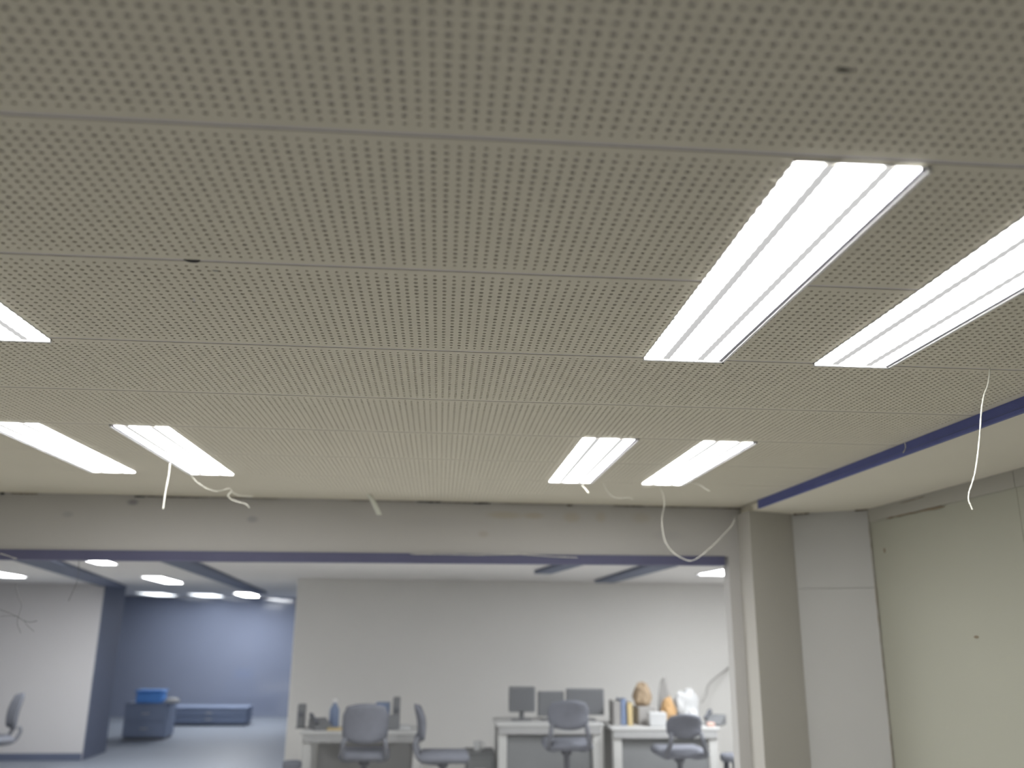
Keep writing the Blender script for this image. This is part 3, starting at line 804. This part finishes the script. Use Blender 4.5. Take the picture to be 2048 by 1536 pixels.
# ------------------------------------------------------------------ glue threads, hairs and scraps hanging from the ceiling
def thread(pts, Ys, rad, label, m=m_fibre, name='glue_thread', taper=True, parent=None):
    Ys = Ys if hasattr(Ys, '__len__') else [Ys]*len(pts)
    P = spline([at(px, py, Y) for (px, py), Y in zip(pts, Ys)], 6)
    rad *= 0.58
    n = len(P); rnd = random.Random(len(label)+int(pts[0][0]))
    rr = [rad*(0.75+0.5*rnd.random())*(1 if not taper else (0.55 if i in (0, n-1) else 1)) for i in range(n)]
    o = mesh(name, *tube_vf(P, rr, 6), m, parent, True)
    if parent is None: tag(o, label, 'thread', 'glue threads hanging from the ceiling')
    return o
thread([(340, 921), (338, 945), (334, 968), (330, 990), (328, 1005), (326, 1018)], 4.54, .0052, 'straight white thread hanging below the inner far lamp')
thread([(378, 946), (392, 962), (412, 976), (432, 982), (446, 980), (459, 977), (466, 985), (480, 991), (506, 993)], [4.93, 4.95, 5.0, 5.05, 5.1, 5.1, 5.12, 5.14, 5.15], .0036, 'long wavy white thread trailing from the corner of the inner far lamp')
thread([(463, 984), (456, 990), (462, 998), (478, 1004), (492, 1008), (499, 1016)], 5.11, .0048, 'short hooked white thread below the long wavy one')
thread([(1172, 962), (1165, 970), (1171, 978), (1178, 987)], 4.92, .0046, 'tiny kinked white thread under the far lamp')
thread([(1207, 966), (1213, 980), (1224, 992), (1238, 997), (1256, 995), (1266, 999)], [4.93, 4.95, 5, 5.05, 5.1, 5.1], .0026, 'fine curved thread between the two far lamps')
thread([(1368, 964), (1386, 966), (1400, 970), (1410, 977), (1420, 983)], 4.80, .0046, 'short pale thread at the corner of the far lamp near the pier')
thread([(1316, 969), (1324, 984), (1328, 1000), (1328, 1014), (1324, 1036), (1325, 1060), (1332, 1086), (1350, 1108), (1376, 1121), (1392, 1118), (1412, 1103), (1432, 1085), (1450, 1066), (1463, 1052), (1470, 1038)], [5.0]+[5.1]*3+[5.2]*11, .0030, 'long looping thread drooping in front of the slate header strip')
thread([(1980, 735), (1976, 768), (1968, 790), (1963, 820), (1960, 860), (1956, 905), (1950, 945), (1943, 970), (1938, 985), (1937, 1000), (1941, 1010), (1945, 1020)], [2.42]*12, .0040, 'thickest white thread hanging across the blue fascia')
thread([(1809, 884), (1811, 895), (1806, 906)], 3.55, .0026, 'tiny thread lying on the blue fascia')
thread([(1480, 900), (1497, 904), (1515, 908)], 4.1, .0026, 'tiny thread at the near corner of the far lamp by the pier')
thread([(820, 1108), (900, 1109), (952, 1110), (1040, 1109), (1100, 1113), (1156, 1115)], YH-.03, .0034, 'fine pale thread lying along the slate header strip')
thread([(1352, 966), (1340, 1), (1340, 1)][:1]+[(1290, 975), (1283, 968)], 4.95, .0018, 'faint hair thread beneath the edge of the far lamp by the pier')
hr = tag(empty('hair_tuft', at(35, 1235, 5.3)), 'tuft of fine dark hairs at the frame edge before the white wall', 'hair')
hl = hr.location.copy()
for pts, rd in (([(0, 1219), (18, 1225), (36, 1234), (50, 1242), (62, 1244), (75, 1241)], .0022), ([(31, 1168), (35, 1190), (43, 1209), (40, 1224), (35, 1240), (36, 1252), (42, 1266)], .0020),
                ([(32, 1231), (46, 1240), (56, 1252), (68, 1263)], .0018), ([(0, 1233), (18, 1231), (32, 1233)], .0012)):
    P = [p-hl for p in spline([at(px, py, 5.3) for px, py in pts], 6)]
    mesh('strand', *tube_vf(P, rd, 6), m_hair, hr, True)
P = spline([at(158, 1119, YH-.014), at(157, 1140, YH-.03), at(155, 1160, YH-.035), at(147, 1180, YH-.035), at(137, 1202, YH-.035)], 6)
tag(mesh('single_hair', *tube_vf(P, .0018, 6), m_hair, None, True), 'single short dark hair before the white wall', 'hair')
thread([(0, 1107), (14, 1111), (28, 1116), (34, 1117)], 5.6, .0034, 'short pale thread at the frame edge on the slate header strip')

# clear film scrap off the far ceiling edge, its glint painted as pale colour
P0 = [at(735, 985, 5.6), at(747, 1004, 5.6), at(759, 1030, 5.62)]
v = []; f = []
S = spline(P0, 5)
for i, p in enumerate(S):
    wv = .018*(1-.25*abs(i/len(S)-.5))
    for s, dy in ((-1, 0), (-.3, -.006), (.4, -.004), (1, .003)):
        v.append(p+Vector((s*wv, dy, 0.0)))
n = len(S)
v += [p+Vector((0, .0015, 0)) for p in v]
m4 = 4*n
for i in range(n-1):
    for k in range(3):
        a = i*4+k
        f.append((a, a+1, a+5, a+4)); f.append((m4+a, m4+a+4, m4+a+5, m4+a+1))
for i in range(n-1):
    for k in (0, 3):
        a = i*4+k; f.append((a, a+4, m4+a+4, m4+a) if k == 0 else (a, m4+a, m4+a+4, a+4))
f.append((0, m4, m4+1, 1)); f.append((1, m4+1, m4+2, 2)); f.append((2, m4+2, m4+3, 3))
tag(mesh('film_scrap', v, f, m_film, None, True), 'scrap of clear film with a painted pale glint hanging before the header wall', 'film scrap')
